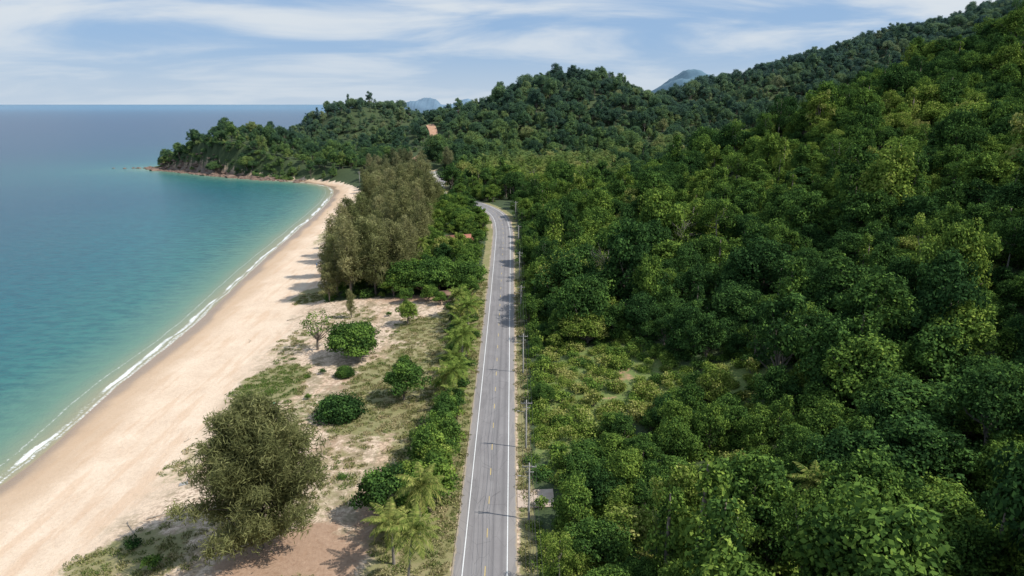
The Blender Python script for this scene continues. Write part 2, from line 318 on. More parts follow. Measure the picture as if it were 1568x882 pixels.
for s0 in np.arange(0,460,9.0):
    k=np.where((S2>=s0)&(S2<=s0+2.6))[0]
    if len(k)<3: continue
    V,F,_=ribbon('d',P2[k],lambda P:roadz(P[:,1])+0.028,[.02,.15],None);bb.add(V,F)
q=link(bpy.data.objects.new('centre_line',bb.mesh('centre_line',[M_yellow])));q.parent=rd_o
DR=chaikin(np.array([(-78,628),(-88,655),(-97,690),(-93,725),(-84,760),(-88,800),(-100,830)],float),3,False);DP,_=resample(DR,2)
m_dirt=simple('red_earth',(.38,.20,.12),(.52,.32,.21),.4,.95)
offs=[-4.5,-2.2,0,2.2,4.5];V,F,_=ribbon('dr',DP,lambda P:P[:,0]*0,offs,None);V[:,2]=height(V[:,0],V[:,1])+.9
link(bpy.data.objects.new('dirt_road',mkmesh('dirt_road',V,F,[m_dirt],None,None,True)))
# ------------------------------------------------------------------ plants
def unit(v): return v/(np.linalg.norm(v,axis=1,keepdims=True)+1e-9)
def add_leaves(bb,C,out,size,m,a,rnd=.6,asp=.65):
    n=len(C);nn=unit(out*.8+np.array([0,0,.35])+rng.normal(0,rnd,(n,3)))
    t=unit(np.cross(nn,rng.normal(0,1,(n,3))));w=np.cross(nn,t);s=size*rng.uniform(.6,1.3,(n,1))
    bb.leaves(C,t*s,w*s*asp,m,a)
def lobes(bb,Cs,Rs,dens,leaf,m=1,squash=.8,low=-.45,spread=.2):
    for c_,r in zip(Cs,Rs):
        n=max(12,int(dens*r*r));d=unit(rng.normal(0,1,(int(n*1.6),3)));d=d[d[:,2]>low][:n]
        tone=np.clip(rng.normal(.5,spread),0,1)
        lump=1+.22*np.sin(d[:,0]*5+r*9)*np.sin(d[:,1]*5+r*5)+.16*np.sin(d[:,2]*9+r)+.1*np.sin(d[:,0]*11+d[:,1]*9)
        rad=r*lump*(1-rng.normal(0,.13,len(d)))
        C=c_+d*rad[:,None]*np.array([1,1,squash])
        a=np.clip(tone+rng.normal(0,.19,len(d)),0,1)
        add_leaves(bb,C,d,leaf,m,a)
def limb(bb,a,b_,r0,r1,m=0,k=5,bend=.12):
    a=np.array(a,float);b_=np.array(b_,float);L_=np.linalg.norm(b_-a);t=np.linspace(0,1,5)[:,None];off=rng.normal(0,bend*L_,3)*np.array([1,1,.4])
    bb.tube(a+(b_-a)*t+off*np.sin(t*math.pi),np.linspace(r0,r1,5),m,6)
def broadleaf(name,R,trunk,ch,nl,leaf=.22,dens=130,bark=M_bark,openness=0,flat=False,low=-.35,lr=(.15,.36)):
    bb=B();tr=.05*R+.06
    lean=rng.normal(0,.3,2)
    bb.tube([[0,0,-1],[lean[0]*.3,lean[1]*.3,trunk*.5],[lean[0],lean[1],trunk+.2*ch],[lean[0],lean[1],trunk+.6*ch]],[tr*1.3,tr,tr*.8,tr*.35],0)
    Cs=[];Rs=[];asym=rng.uniform(.65,1.25,6)
    for i in range(nl):
        f=(i+.5)/nl;el=math.asin(min(.98,f*(1-low)+low))
        az=i*2.39996+rng.normal(0,.3);rr=(.74+rng.normal(0,.17))*R*asym[int(az/1.0472)%6]
        if flat: z=trunk+ch*(.15+.75*rng.choice([0.1,.45,.8])+rng.normal(0,.04));rad=R*(1.05-.5*(z-trunk)/ch)*rng.uniform(.3,.9)
        else: z=trunk+ch*(.42+.5*math.sin(el)+rng.normal(0,.08));rad=rr*math.cos(el)
        Cs.append([math.cos(az)*rad,math.sin(az)*rad,z]);Rs.append(R*rng.uniform(*lr)*(.8 if openness else 1))
        if i%4==0 or openness: limb(bb,[lean[0],lean[1],trunk*rng.uniform(.75,1)],Cs[-1],tr*.5,tr*.12)
    lobes(bb,np.array(Cs),Rs,dens*(1-openness),leaf,1,.55 if flat else .9)
    return bb
def tower(name,h,r,leaf=.22):
    bb=B();bb.tube([[0,0,-1],[.2,0,h*.5],[0,0,h*.95]],[.35,.28,.1],0);Cs=[];Rs=[]
    for z in np.arange(.6,h,.8):
        for _ in range(3):
            a=rng.uniform(0,6.28);q=r*rng.uniform(.2,.95)*(1.1-.6*z/h);Cs.append([math.cos(a)*q,math.sin(a)*q,z]);Rs.append(r*rng.uniform(.18,.42)*(1.1-.4*z/h))
    lobes(bb,np.array(Cs),Rs,110,leaf,1,1.2);return bb
def shrub(r,h,nl,leaf=.2,dens=115,tr=True):
    bb=B();Cs=[];Rs=[]
    for i in range(nl):
        a=rng.uniform(0,6.28);q=r*math.sqrt(rng.random())*.8;Cs.append([math.cos(a)*q,math.sin(a)*q,h*rng.uniform(.2,.8)*(1.1-.5*q/r)]);Rs.append(r*rng.uniform(.2,.45))
    for i in range(3): limb(bb,[0,0,-.3],Cs[i],.07,.03)
    lobes(bb,np.array(Cs),Rs,dens,leaf,1,.85,-.7);return bb
def emergent(h,r,bark=M_pale,sparse=.1,nl=24):
    bb=B();bb.tube([[0,0,-1],[.3,.1,h*.35],[-.1,.2,h*.65],[.2,0,h*.9]],[.28,.21,.16,.09],0);Cs=[];Rs=[]
    for i in range(nl):
        a=i*2.4;q=r*rng.uniform(.2,.95);z=h*rng.uniform(.58,1.0)-q*.2;e=[math.cos(a)*q,math.sin(a)*q,z];Cs.append(e);Rs.append(r*rng.uniform(.2,.38))
        if i%3==0: limb(bb,[0,.1,h*rng.uniform(.5,.72)],[e[0],e[1],e[2]-.6],.1,.04)
    lobes(bb,np.array(Cs),Rs,120*(1-sparse),.22,1,.85,-.9);return bb
def baretree(h,r):
    bb=B();bb.tube([[0,0,-1],[.2,.1,h*.3],[-.1,.1,h*.6],[0,.2,h]],[.28,.2,.15,.05],0)
    for i in range(16):
        a=i*2.4;z0=h*rng.uniform(.35,.85);q=r*rng.uniform(.5,1);e=np.array([math.cos(a)*q,math.sin(a)*q,min(z0+rng.uniform(2,5),h*1.05)]);s=np.array([0,.1,z0]);limb(bb,s,e,.09,.03)
        for j in range(6):
            t=rng.uniform(.4,1);m0=s+(e-s)*t;limb(bb,m0,m0+rng.normal(0,1.1,3)+[0,0,.9],.035,.012)
    C=rng.normal(0,1,(1100,3))*[r*.45,r*.45,h*.13]+[0,0,h*.8];add_leaves(bb,C,unit(C*[1,1,0]),.15,1,rng.random(1100));return bb
def palm(h,fl,nf=22,lean=.8):
    bb=B();t=np.linspace(0,1,8);az=rng.uniform(0,6.28);P=np.stack([np.cos(az)*lean*t**2,np.sin(az)*lean*t**2,-.5+(h+.5)*t],1);bb.tube(P,np.linspace(.2,.12,8)+.08*(t<.05),0)
    top=P[-1]
    for i in range(nf):
        a=i*2.39996;e0=math.radians(78-105*(i/nf)+rng.normal(0,6));d=np.array([math.cos(a),math.sin(a)]);s=np.linspace(0,1,9);L_=fl*rng.uniform(.85,1.1)
        el=e0-s*math.radians(70);dx=np.cumsum(np.cos(el))*L_/9;dz=np.cumsum(np.sin(el))*L_/9
        Q=np.stack([top[0]+d[0]*dx,top[1]+d[1]*dx,top[2]+dz],1);Q=np.vstack([top,Q]);bb.tube(Q,np.linspace(.045,.012,10),1,4,.7)
        u=np.linspace(.12,1,26);k=np.linspace(0,1,10);C=np.stack([np.interp(u,k,Q[:,j]) for j in range(3)],1);side=np.array([-d[1],d[0],0]);fw=np.gradient(C,axis=0);fw=unit(fw)
        for sg in(-1,1):
            ll=fl*.2*np.sin(np.clip(u*1.05,0,1)*2.6+.35)[:,None]+.12
            dr_=unit(side*sg*.85+fw*.45+np.array([0,0,-.55])+rng.normal(0,.1,(26,3)))
            bb.leaves(C+dr_*ll/2,dr_*ll/2*1.1,unit(fw)*.07,1,np.clip(.5+rng.normal(0,.2,26)+(0.3 if i>nf*.85 else 0),0,1))
    for i in range(5):
        a=rng.uniform(0,6.28);bb.tube([top+[math.cos(a)*.2,math.sin(a)*.2,-.15],top+[math.cos(a)*.25,math.sin(a)*.25,-.3],top+[math.cos(a)*.28,math.sin(a)*.28,-.45]],[.08,.14,.05],1,6,.3)
    return bb
def casuarina(h,R,nlimb=56,per=55,low=.12,wd=.075,p0=12,p1=48):
    bb=B();t=np.linspace(0,1,8);w=rng.normal(0,.35,(8,2)).cumsum(0)*.4;P=np.stack([w[:,0]*t,w[:,1]*t,-.6+(h*.93+.6)*t],1);bb.tube(P,np.linspace(.38,.06,8),0)
    for i in range(nlimb):
        zr=low+(.97-low)*((i+.5)/nlimb)**.9;z0=zr*h*.93;s=np.array([np.interp(zr,t,P[:,0]),np.interp(zr,t,P[:,1]),z0]);az=i*2.39996+rng.normal(0,.4)
        Lm=R*(1-zr)**.62*rng.uniform(.55,1.12)*min(1,.45+zr*3.2)+.7;pitch=math.radians(rng.uniform(p0,p1));d=np.array([math.cos(az)*math.cos(pitch),math.sin(az)*math.cos(pitch),math.sin(pitch)])
        e=s+d*Lm;limb(bb,s,e,.09*(1-zr)+.03,.02,0,5,.06)
        nc=max(2,int(Lm/.95));tone=rng.normal(.5,.16)
        for j in range(nc):
            cp=s+d*Lm*(.3+.75*(j+.6)/nc)+rng.normal(0,.45,3);n=per;C=cp+rng.normal(0,1,(n,3))*[.55,.55,.5]
            dd=unit(d*.35+rng.normal(0,.55,(n,3))+[0,0,-.2]);ln=rng.uniform(.28,.6,(n,1));ww=unit(np.cross(dd,rng.normal(0,1,(n,3))))*wd
            bb.leaves(C,dd*ln,ww,1,np.clip(tone+rng.normal(0,.12)+rng.normal(0,.15,n),0,1))
    return bb
def tuft():
    bb=B();n=46;a=rng.uniform(0,6.28,n);r=np.sqrt(rng.random(n))*.8;C=np.stack([np.cos(a)*r,np.sin(a)*r,np.full(n,.14)],1)
    d=unit(rng.normal(0,.6,(n,3))*[1,1,0]+[0,0,.7]);w=unit(np.cross(d,rng.normal(0,1,(n,3))));bb.leaves(C,d*.26,w*.06,0);return bb
LM=[M_bark,M_leaf];LP=[M_pale,M_leaf]
protos={}
def coll(name,items):
    c_=bpy.data.collections.new(name)
    for i,(bb,mats) in enumerate(items):
        me=bb.mesh(f'{name}_{i:02d}',mats);o=bpy.data.objects.new(f'{name}_{i:02d}',me);c_.objects.link(o)
    protos[name]=[o.data for o in sorted(c_.objects,key=lambda o:o.name)];return c_
C_can=coll('canopy_proto',[(broadleaf('a',4.6,2.6,7.5,46),LM),(broadleaf('b',4.0,3,7,40),LM),(broadleaf('c',5.2,2.2,7,54),LM),(broadleaf('d',3.4,3.5,8,36),LM),(broadleaf('e',4.4,3,8.5,48,.24,115),LM),(tower('t',11,3.0),LM),(tower('t2',8,3.6),LM),(broadleaf('f',5.6,5,6,46,.22,120),LP),(emergent(15,4.8),LP),(emergent(17,4.2),LP),(baretree(14,4),LP),(emergent(16,4.4,sparse=.35,nl=16),LP)])
C_shr=coll('shrub_proto',[(shrub(2.2,2.6,15),LM),(shrub(2.6,2.0,17),LM),(shrub(1.8,3.2,13),LM),(shrub(2.4,1.5,15,.18),LM)])
C_cas=coll('casuarina_proto',[(casuarina(20,6.5,46,36,wd=.085),[M_bark,M_cas]),(casuarina(22,6,48,36,wd=.085,p0=25,p1=60),[M_bark,M_cas]),(casuarina(17,7,44,36,wd=.085),[M_bark,M_cas])])
C_pal=coll('palm_proto',[(palm(8,3.6),[M_pale,M_palm]),(palm(10,3.8),[M_pale,M_palm]),(palm(6,3.4,20,.4),[M_pale,M_palm]),(palm(12,3.6,20,1.4),[M_pale,M_palm]),(palm(3.2,3.4,18,.2),[M_pale,M_palm])])
C_tuf=coll('tuft_proto',[(tuft(),[M_grass]),(tuft(),[M_grass])])
def scatter(name,P,idx,scl,rot,tint,col_):
    me=bpy.data.meshes.new(name);n=len(P);me.vertices.add(n);me.vertices.foreach_set('co',np.asarray(P,np.float32).ravel())
    a=me.attributes.new('idx','INT','POINT');a.data.foreach_set('value',np.asarray(idx,np.int32))
    a=me.attributes.new('rotz','FLOAT','POINT');a.data.foreach_set('value',np.asarray(rot,np.float32))
    a=me.attributes.new('tint','FLOAT','POINT');a.data.foreach_set('value',np.asarray(tint,np.float32))
    a=me.attributes.new('scl','FLOAT_VECTOR','POINT');a.data.foreach_set('vector',np.asarray(scl,np.float32).ravel())
    o=link(bpy.data.objects.new(name,me));g=bpy.data.node_groups.new(name,'GeometryNodeTree')
    g.interface.new_socket('Geometry',in_out='INPUT',socket_type='NodeSocketGeometry');g.interface.new_socket('Geometry',in_out='OUTPUT',socket_type='NodeSocketGeometry')
    gi=g.nodes.new('NodeGroupInput');go=g.nodes.new('NodeGroupOutput');ip=g.nodes.new('GeometryNodeInstanceOnPoints');ci=g.nodes.new('GeometryNodeCollectionInfo')
    ci.inputs['Collection'].default_value=col_;ci.inputs['Separate Children'].default_value=True;ci.inputs['Reset Children'].default_value=True
    def na(nm,t):
        q=g.nodes.new('GeometryNodeInputNamedAttribute');q.data_type=t;q.inputs['Name'].default_value=nm;return q.outputs['Attribute']
    cx=g.nodes.new('ShaderNodeCombineXYZ');K_=g.links
    K_.new(gi.outputs[0],ip.inputs['Points']);K_.new(ci.outputs[0],ip.inputs['Instance']);ip.inputs['Pick Instance'].default_value=True
    K_.new(na('idx','INT'),ip.inputs['Instance Index']);K_.new(na('rotz','FLOAT'),cx.inputs[2]);K_.new(cx.outputs[0],ip.inputs['Rotation']);K_.new(na('scl','FLOAT_VECTOR'),ip.inputs['Scale']);K_.new(ip.outputs[0],go.inputs[0])
    md=o.modifiers.new('scatter','NODES');md.node_group=g;return o
def jgrid(x0,x1,y0,y1,s):
    X,Y=np.meshgrid(np.arange(x0,x1,s),np.arange(y0,y1,s));X=X+np.where((np.arange(X.shape[0])%2)[:,None]==1,s/2,0)
    X=X.ravel();Y=Y.ravel();return X+rng.uniform(-.45,.45,len(X))*s,Y+rng.uniform(-.45,.45,len(Y))*s
HOUSES=[(-23,292,8,15),(-66,549,8,14),(-21,219,4,3)]
def clear(x,y):
    k=np.ones(len(x),bool)
    for a,b_,r,f in HOUSES: k&=~(((x-a)**2+(y-b_)**2)<r*r)&~((np.abs(x-a)<r*.7)&(y<b_)&(y>b_-f))
    dd=np.full(len(x),1e9)
    for a,b_ in DP[::2]: dd=np.minimum(dd,(x-a)**2+((y-b_+4)*.8)**2)
    k&=dd>110
    return k
def tintf(x,y): return .40+.24*wob(x,y,35,2)+.14*wob(x,y,9,5)
X1,Y1=jgrid(4,470,45,430,6.0);X2,Y2=jgrid(-420,1200,430,1120,9.0)
X=np.concatenate([X1,X2]);Y=np.concatenate([Y1,Y2]);k=(X<Y*.95+75);X,Y=X[k],Y[k]
z,sd_,rd_=height(X,Y,True);_,_,_,sm=masks(X,Y,sd_,rd_)
k=(sd_>treeline(Y)+1)&(rd_>8.5)&clear(X,Y)&(rng.random(len(X))>sm*1.6)
pg=(X>-25)&(X<85)&(Y>490)&(Y<655);cz=(X<-55)&(Y<620)
k&=~pg&~cz;X,Y,z,sm=X[k],Y[k],z[k],sm[k];n_=len(X)
idx=rng.choice(12,n_,p=[.14,.12,.13,.13,.14,.15,.10,.05,.02,.01,.0,.01]);s=rng.lognormal(-.10,.32,n_)*np.where(Y<430,.94,1.1);s=np.clip(s,.38,1.7)
idx=np.where((Y>600)&(idx>7),0,idx);s=np.where(idx>7,np.clip(s,.75,1.1),s)
roadside=smooth(16,5,X)*(Y<190);s=s*(1-.45*roadside);s=np.where((X<12)&(Y<430),np.minimum(s,.8),s)
fr=(X<48)&(Y>88)&(Y<135);s=np.where(fr,np.minimum(s,.72),s);idx=np.where(fr&(idx>4),1,idx)
s=np.where((X<-100)&(Y>600),s*.78,s);s=np.where(sm>.2,s*.55,s)
tn=tintf(X,Y)+rng.normal(0,.21,n_)-.08
pl=smooth(1.2,.7,np.sqrt(((X+165)/60)**2+((Y-850)/60)**2));tn=tn+pl*.15;s=s*(1-.3*pl)
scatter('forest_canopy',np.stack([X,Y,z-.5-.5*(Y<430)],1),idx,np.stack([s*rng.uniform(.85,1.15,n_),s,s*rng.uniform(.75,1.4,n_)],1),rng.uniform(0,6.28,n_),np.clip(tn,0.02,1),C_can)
X,Y=jgrid(2.6,150,45,300,3.4);k=(X<Y*.95+60);X,Y=X[k],Y[k];z,sd_,rd_=height(X,Y,True);_,_,dm,sm=masks(X,Y,sd_,rd_)
k=(rd_>7.2)&((dm<.4)|(X<0))&((sm>.1)|(X<14)|(rng.random(len(X))<.6));X,Y,z,sm=X[k],Y[k],z[k],sm[k];n_=len(X);s=rng.uniform(.6,1.35,n_)*(1-.1*sm)*np.where(X<5,.55,1)
X0,Y0=jgrid(-70,-11,228,420,5);z0,sd0,rd0=height(X0,Y0,True);k=(sd0>treeline(Y0)+2)&(rd0>8)&((Y0<260)|(rd0<16)|(sd0<50));X0,Y0,z0=X0[k],Y0[k],z0[k]
Xh,Yh=jgrid(-400,-200,640,800,4.5);zh,sdh,_=height(Xh,Yh,True);k=(sdh>3)&(sdh<16);X0=np.r_[X0,Xh[k]];Y0=np.r_[Y0,Yh[k]];z0=np.r_[z0,zh[k]];m_=len(X0)
s0=rng.uniform(.6,1.2,m_)*np.where(Y0>600,1.4,1)
P=np.concatenate([np.stack([X,Y,z-.2],1),np.stack([X0,Y0,z0-.2],1)]);S=np.concatenate([s,s0])
tn=np.concatenate([tintf(X,Y)+.08+.28*sm+rng.normal(0,.17,n_),tintf(X0,Y0)+rng.normal(0,.15,m_)])
scatter('undergrowth',P,rng.integers(0,4,len(P)),np.stack([S,S,S*rng.uniform(.7,1.3,len(S))],1),rng.uniform(0,6.28,len(P)),np.clip(tn,0,1),C_shr)
X,Y=jgrid(-25,88,485,655,8.5);z,_,rd_=height(X,Y,True);k=rd_>9;X,Y,z=X[k],Y[k],z[k];n_=len(X);s=rng.uniform(1.0,1.45,n_)
scatter('coconut_grove',np.stack([X,Y,z],1),rng.choice([1,3],n_),np.stack([s]*3,1),rng.uniform(0,6.28,n_),np.clip(rng.normal(.45,.15,n_),0,1),C_pal)
X,Y=jgrid(-60,-12,228,430,6.8);z,sd_,rd_=height(X,Y,True);k=(rd_>9)&clear(X,Y)&(X>-40-.05*(Y-230));X,Y,z=X[k],Y[k],z[k];n_=len(X);s=rng.uniform(.6,1.05,n_)
scatter('broadleaf_grove',np.stack([X,Y,z-.4],1),rng.choice([0,1,2,3,4],n_),np.stack([s,s,s*.95],1),rng.uniform(0,6.28,n_),np.clip(rng.normal(.38,.2,n_),0,1),C_can)
X,Y=jgrid(-125,-32,240,625,9.3);z,sd_,rd_=height(X,Y,True);k=(sd_>treeline(Y)+5)&(X<-34-.05*(Y-230))&(rd_>10)&clear(X,Y);X,Y,z=X[k],Y[k],z[k];n_=len(X);s=rng.uniform(.65,1.3,n_)*np.where(Y>480,.8,1)
scatter('casuarina_grove',np.stack([X,Y,z],1),rng.integers(0,3,n_),np.stack([s*rng.uniform(.85,1.2,n_),s,s],1),rng.uniform(0,6.28,n_),np.clip(rng.normal(.45,.25,n_),0,1),C_cas)
X,Y=jgrid(-75,3.2,60,240,.95);z,sd_,rd_=height(X,Y,True);g_,f_,d_,_=masks(X,Y,sd_,rd_)
k=(rng.random(len(X))<np.clip(g_*1.0-.25,0,1)*.85)&(rd_>4.9)&(sd_>28)
X,Y,z=X[k],Y[k],z[k];n_=len(X);s=rng.uniform(.5,1.3,n_)
scatter('grass',np.stack([X,Y,z],1),rng.integers(0,2,n_),np.stack([s]*3,1),rng.uniform(0,6.28,n_),np.clip(rng.normal(.55,.22,n_)+.2*wob(X,Y,5,2)-.45*((X<-50)&(Y>140)&(Y<175)),0,1),C_tuf)
# --- individual trees
def put(name,me,x,y,s=1,sz=None,rot=None,tint=.5,dz=0):
    o=bpy.data.objects.new(name,me);z=float(height(np.array([x]),np.array([y]))[0]);o.location=(x,y,z+dz);o.scale=(s,s,sz or s);o.rotation_euler=(0,0,rng.uniform(0,6.28) if rot is None else rot);o['tint']=float(tint);return link(o)
hero=casuarina(21,11.5,150,70,.03,.062,20,66).mesh('casuarina_hero',[M_bark,M_cas])
put('casuarina_tree',hero,-37.5,90,1.15,1.15,tint=.45)
K=protos['casuarina_proto']
for i,(x,y,s) in enumerate([(-61,233,1.1),(-55,228,1.3),(-47,230,1.25),(-66,247,1.0),(-50,206,.42),(-57,240,1.35),(-42,235,1.25),(-70,264,1.1),(-51,246,1.45),(-62,226,.7),(-37,243,1.1)]): put('casuarina_tree',K[i%3],x,y,s,tint=rng.uniform(.35,.75))
rt=broadleaf('r',4.0,1.6,5.6,40,.2,190,low=-.3).mesh('round_tree',LM);rt2=broadleaf('r2',3.6,2,5,34,.2,190).mesh('round_tree_b',LM)
al=broadleaf('al',5.6,1.6,5.4,42,.22,160,flat=True,lr=(.2,.42)).mesh('almond_tree',LM)
sp=broadleaf('sp',4.6,3,5.5,20,.2,90,openness=.35).mesh('sparse_tree',LM)
rb=shrub(4.2,4.6,34,.2,170).mesh('round_bush',LM)
put('broadleaf_tree',rt,-21,98,1.05,tint=.2);put('broadleaf_tree',rt,-24,143,1.15,tint=.28);put('round_bush',rb,-37,135,1.15,1.05,tint=.08)
put('almond_tree',al,-41,171,1.25,tint=.34);put('sparse_tree',sp,-53,178,1.15,tint=.5);put('broadleaf_tree',rt2,-31,196,.9,tint=.62);put('round_bush',rb,-41,158,.55,tint=.3)
put('broadleaf_tree',rt2,-27,163,.4,tint=.5)
for x,y,s,t in [(-25,229,1.7,.3),(-34,231,1.7,.4),(-17,230,1.5,.35),(-40,226,1.1,.45),(-14,222,.9,.35),(-27,217,.8,.45),(-23,213.5,.6,.4),(-16,214,.8,.45),(-35,218,.7,.35)]: put('broadleaf_tree',al if s>1.2 else rt,x,y,s*.9,tint=t)
for x,y,s,t in [(-13,101,1.1,.5),(-12.8,107,1.0,.6),(-14.5,111,1.1,.45),(-12.5,117,1.0,.45),(-14,123,.9,.3),(-13.5,130,.85,.3),(-15,96,1.0,.5),(-17,104,.8,.6),(-16,117,.8,.4),(-12.5,136,.7,.2)]: put('broadleaf_tree',rt2,x,y,s,tint=t)
Pk=protos['palm_proto']
for i,(x,y,s) in enumerate([(-14,80,1.2),(-17,86,1.2),(-14,91,1.25),(-19,92,1.05),(-13,137,1.2),(-12.5,142,1.15),(-15,147,1.3),(-12.2,153,1.2),(-14.5,158,1.25),(-12.5,164,1.2),(-14.5,170,1.3),(-12.3,176,1.25),(-14,182,1.3),(-12.5,188,1.25),(-15,193,1.3),(-12.5,199,1.3),(-14,205,1.3),(-38,296,1.3),(-36,262,1.2),(-20,262,1.1),(-11.8,167,.9),(-16,200,1.2)]): put('palm_tree',Pk[(0,2,0,2)[i%4] if (i<3 or i in(17,18,19)) else (4,2,4,4)[i%4]],x,y,s,tint=rng.uniform(.35,.7))
for x,y,s in [(-11.5,133,.7),(-14,141,.7),(-12,150,.7),(-16,150,.8),(-11.5,162,.7),(-15,173,.8),(-16,165,.8),(-11.5,182,.8),(-16,188,.9),(-12,196,.8),(-16,202,1),(-17,196,.9),(-22,65,.9),(-27,78,.45),(-52,86,.6),(-58,92,.5),(-30,110,.35),(-20,209,.6),(-11.5,210,.8),(-55,128,.3),(-46,145,.35),(-50,158,.3),(-13,178,.8),(-13.5,157,.8),(-38,205,.4),(-44,192,.35),(-47,160,.4)]: put('roadside_bush',protos['shrub_proto'][rng.integers(0,4)],x,y,s*1.3,tint=rng.uniform(.05,.5))
Cn=protos['canopy_proto']
put('tall_tree',Cn[0],16,203,1.5,1.6,tint=.8);put('tall_tree',Cn[2],10,215,1.1,1.3,tint=.5);put('bare_tree',Cn[10],28,202,1.2,tint=.8);put('tall_tree',Cn[8],62,235,1.3,tint=.6);put('bare_tree',Cn[10],56,226,1.1,tint=.5);put('tall_tree',Cn[9],68,228,1.2,tint=.4)
put('tall_tree',Cn[5],104,214,1.6,1.8,tint=.3);put('tall_tree',Cn[9],126,228,1.3,tint=.5);put('palm_tree',Pk[0],42,88,1.1,tint=.6)
# ------------------------------------------------------------------ poles and wires
def pole_mesh():
    bb=B();bb.tube([[0,0,-.5],[0,0,10]],[.17,.11],0,4);bb.box((0,0,9.3),(2.2,.12,.14),0);bb.box((0,0,8.4),(1.4,.1,.12),0)
    for x in(-1,-.35,.35,1): bb.tube([[x,0,9.37],[x,0,9.5],[x,0,9.62]],[.06,.09,.04],1,6)
    bb.tube([[0,0,7.2],[-.5,0,7.6],[-1.4,0,7.75]],[.04,.04,.04],0);bb.box((-1.6,0,7.75),(.6,.18,.1),0);return bb.mesh('utility_pole',[M_conc,M_conc])
pm=pole_mesh();PY=[38,68,97,120,157,199,240,282,335]
def px(y): return 2.7 if y<320 else 1.8
for y in PY:
    o=link(bpy.data.objects.new('utility_pole',pm));o.location=(px(y),y,float(roadz(y))-.05)
bb=B()
for a,c_ in zip(PY[:-1],PY[1:]):
    for dx,hh in((-1,9.6),(-.35,9.6),(.35,9.6),(1,9.6),(-.5,8.5),(.5,8.5),(0.15,7.3)):
        t=np.linspace(0,1,7);bb.tube(np.stack([px(a)+dx+(px(c_)-px(a))*t,a+(c_-a)*t,roadz(a)+(roadz(c_)-roadz(a))*t+hh-.5*4*t*(1-t)],1),.018,0,4)
link(bpy.data.objects.new('power_lines',bb.mesh('power_lines',[M_wire])))
put('utility_pole',pm,-126,575,1.2)
# ------------------------------------------------------------------ houses
def house(name,x,y,w,d,h,rh,rot,roof,wall=M_wall):
    root=link(bpy.data.objects.new(name,None));z=float(height(np.array([x]),np.array([y]))[0]);root.location=(x,y,z);root.rotation_euler=(0,0,rot)
    def ch(n,bb,mats):
        o=link(bpy.data.objects.new(n,bb.mesh(n,mats)));o.parent=root
    b1=B();b1.box((0,0,h/2-.3),(w,d,h+.6));
    b1.add([[-w/2,-d/2,h],[-w/2,d/2,h],[-w/2,0.01,h+rh*.97],[-w/2,-.01,h+rh*.97],[w/2,-d/2,h],[w/2,d/2,h],[w/2,.01,h+rh*.97],[w/2,-.01,h+rh*.97]],[[0,3,2,1],[4,5,6,7]]);ch('walls',b1,[wall])
    b2=B();e=.7
    for s in(-1,1):
        y0=s*(d/2+e);zz=h-rh*e/(d/2)
        A=[[-w/2-e,y0,zz],[w/2+e,y0,zz],[w/2+e,0,h+rh],[-w/2-e,0,h+rh]];Bq=[[p_[0],p_[1],p_[2]+.12] for p_ in A]
        b2.add(A+Bq,[[4,5,6,7],[3,2,1,0],[0,1,5,4],[1,2,6,5],[2,3,7,6],[3,0,4,7]])
    ch('roof',b2,[roof])
    b3=B()
    for s in(-1,1):
        for xx in np.arange(-w/2+1.3,w/2-1,2.6): b3.box((xx,s*(d/2+.02),h*.55),(1.2,.1,1.2))
    ch('windows',b3,[M_dark]);b4=B();b4.box((w*.1,-d/2-.03,1.0),(1,.12,2.1));ch('door',b4,[M_wood])
    return root
house('red_roof_house',-23,292,12,7,3,1.9,.35,M_roof);house('white_house',-66,549,14,9,5.5,2,-.4,M_tin);house('beach_shack',-21,219,4.5,3,2.1,.7,.1,M_rust,M_wood)
V,F=gridmesh(*[np.meshgrid(np.linspace(.9,7,7),np.linspace(100.2,105.5,6))[i] for i in(0,1)],np.zeros((6,7)));V[:,2]=height(V[:,0],V[:,1])+.12
link(bpy.data.objects.new('concrete_driveway',mkmesh('concrete_driveway',V,F,[simple('pinkish_concrete',(.40,.30,.23),(.52,.42,.34),.8)])))
# ------------------------------------------------------------------ rocks
def rock():
    import bmesh
    bm=bmesh.new();bmesh.ops.create_icosphere(bm,subdivisions=2,radius=1)
    for v in bm.verts: v.co*=1+rng.uniform(-.22,.22);v.co.z*=.6
    me=bpy.data.meshes.new('rock');bm.to_mesh(me);bm.free();me.materials.append(M_rock);return me
C_rk=bpy.data.collections.new('rock_proto')
for i in range(4): C_rk.objects.link(bpy.data.objects.new(f'rock_proto_{i}',rock()))
X=rng.uniform(-430,-180,14000);Y=rng.uniform(610,860,14000);sd_=sdist(X,Y);k=(sd_>-8)&(sd_<7)&(rng.random(14000)<np.interp(X,[-320,-235,-190],[1,.6,.05]));X,Y,sd_=X[k],Y[k],sd_[k];n_=len(X);s=rng.lognormal(.25,.5,n_)
xe=np.array([-400,-408,-415,-422,-436]);ye=np.array([765,764,766,762,765])
X=np.r_[X,xe];Y=np.r_[Y,ye];s=np.r_[s,[3,2.5,2,2,1.5]];n_=len(X)
scatter('shore_rocks',np.stack([X,Y,np.maximum(height(X,Y),-.3)+.1],1),rng.integers(0,4,n_),np.stack([s*1.2,s,s*.9],1),rng.uniform(0,6.28,n_),np.zeros(n_),C_rk)
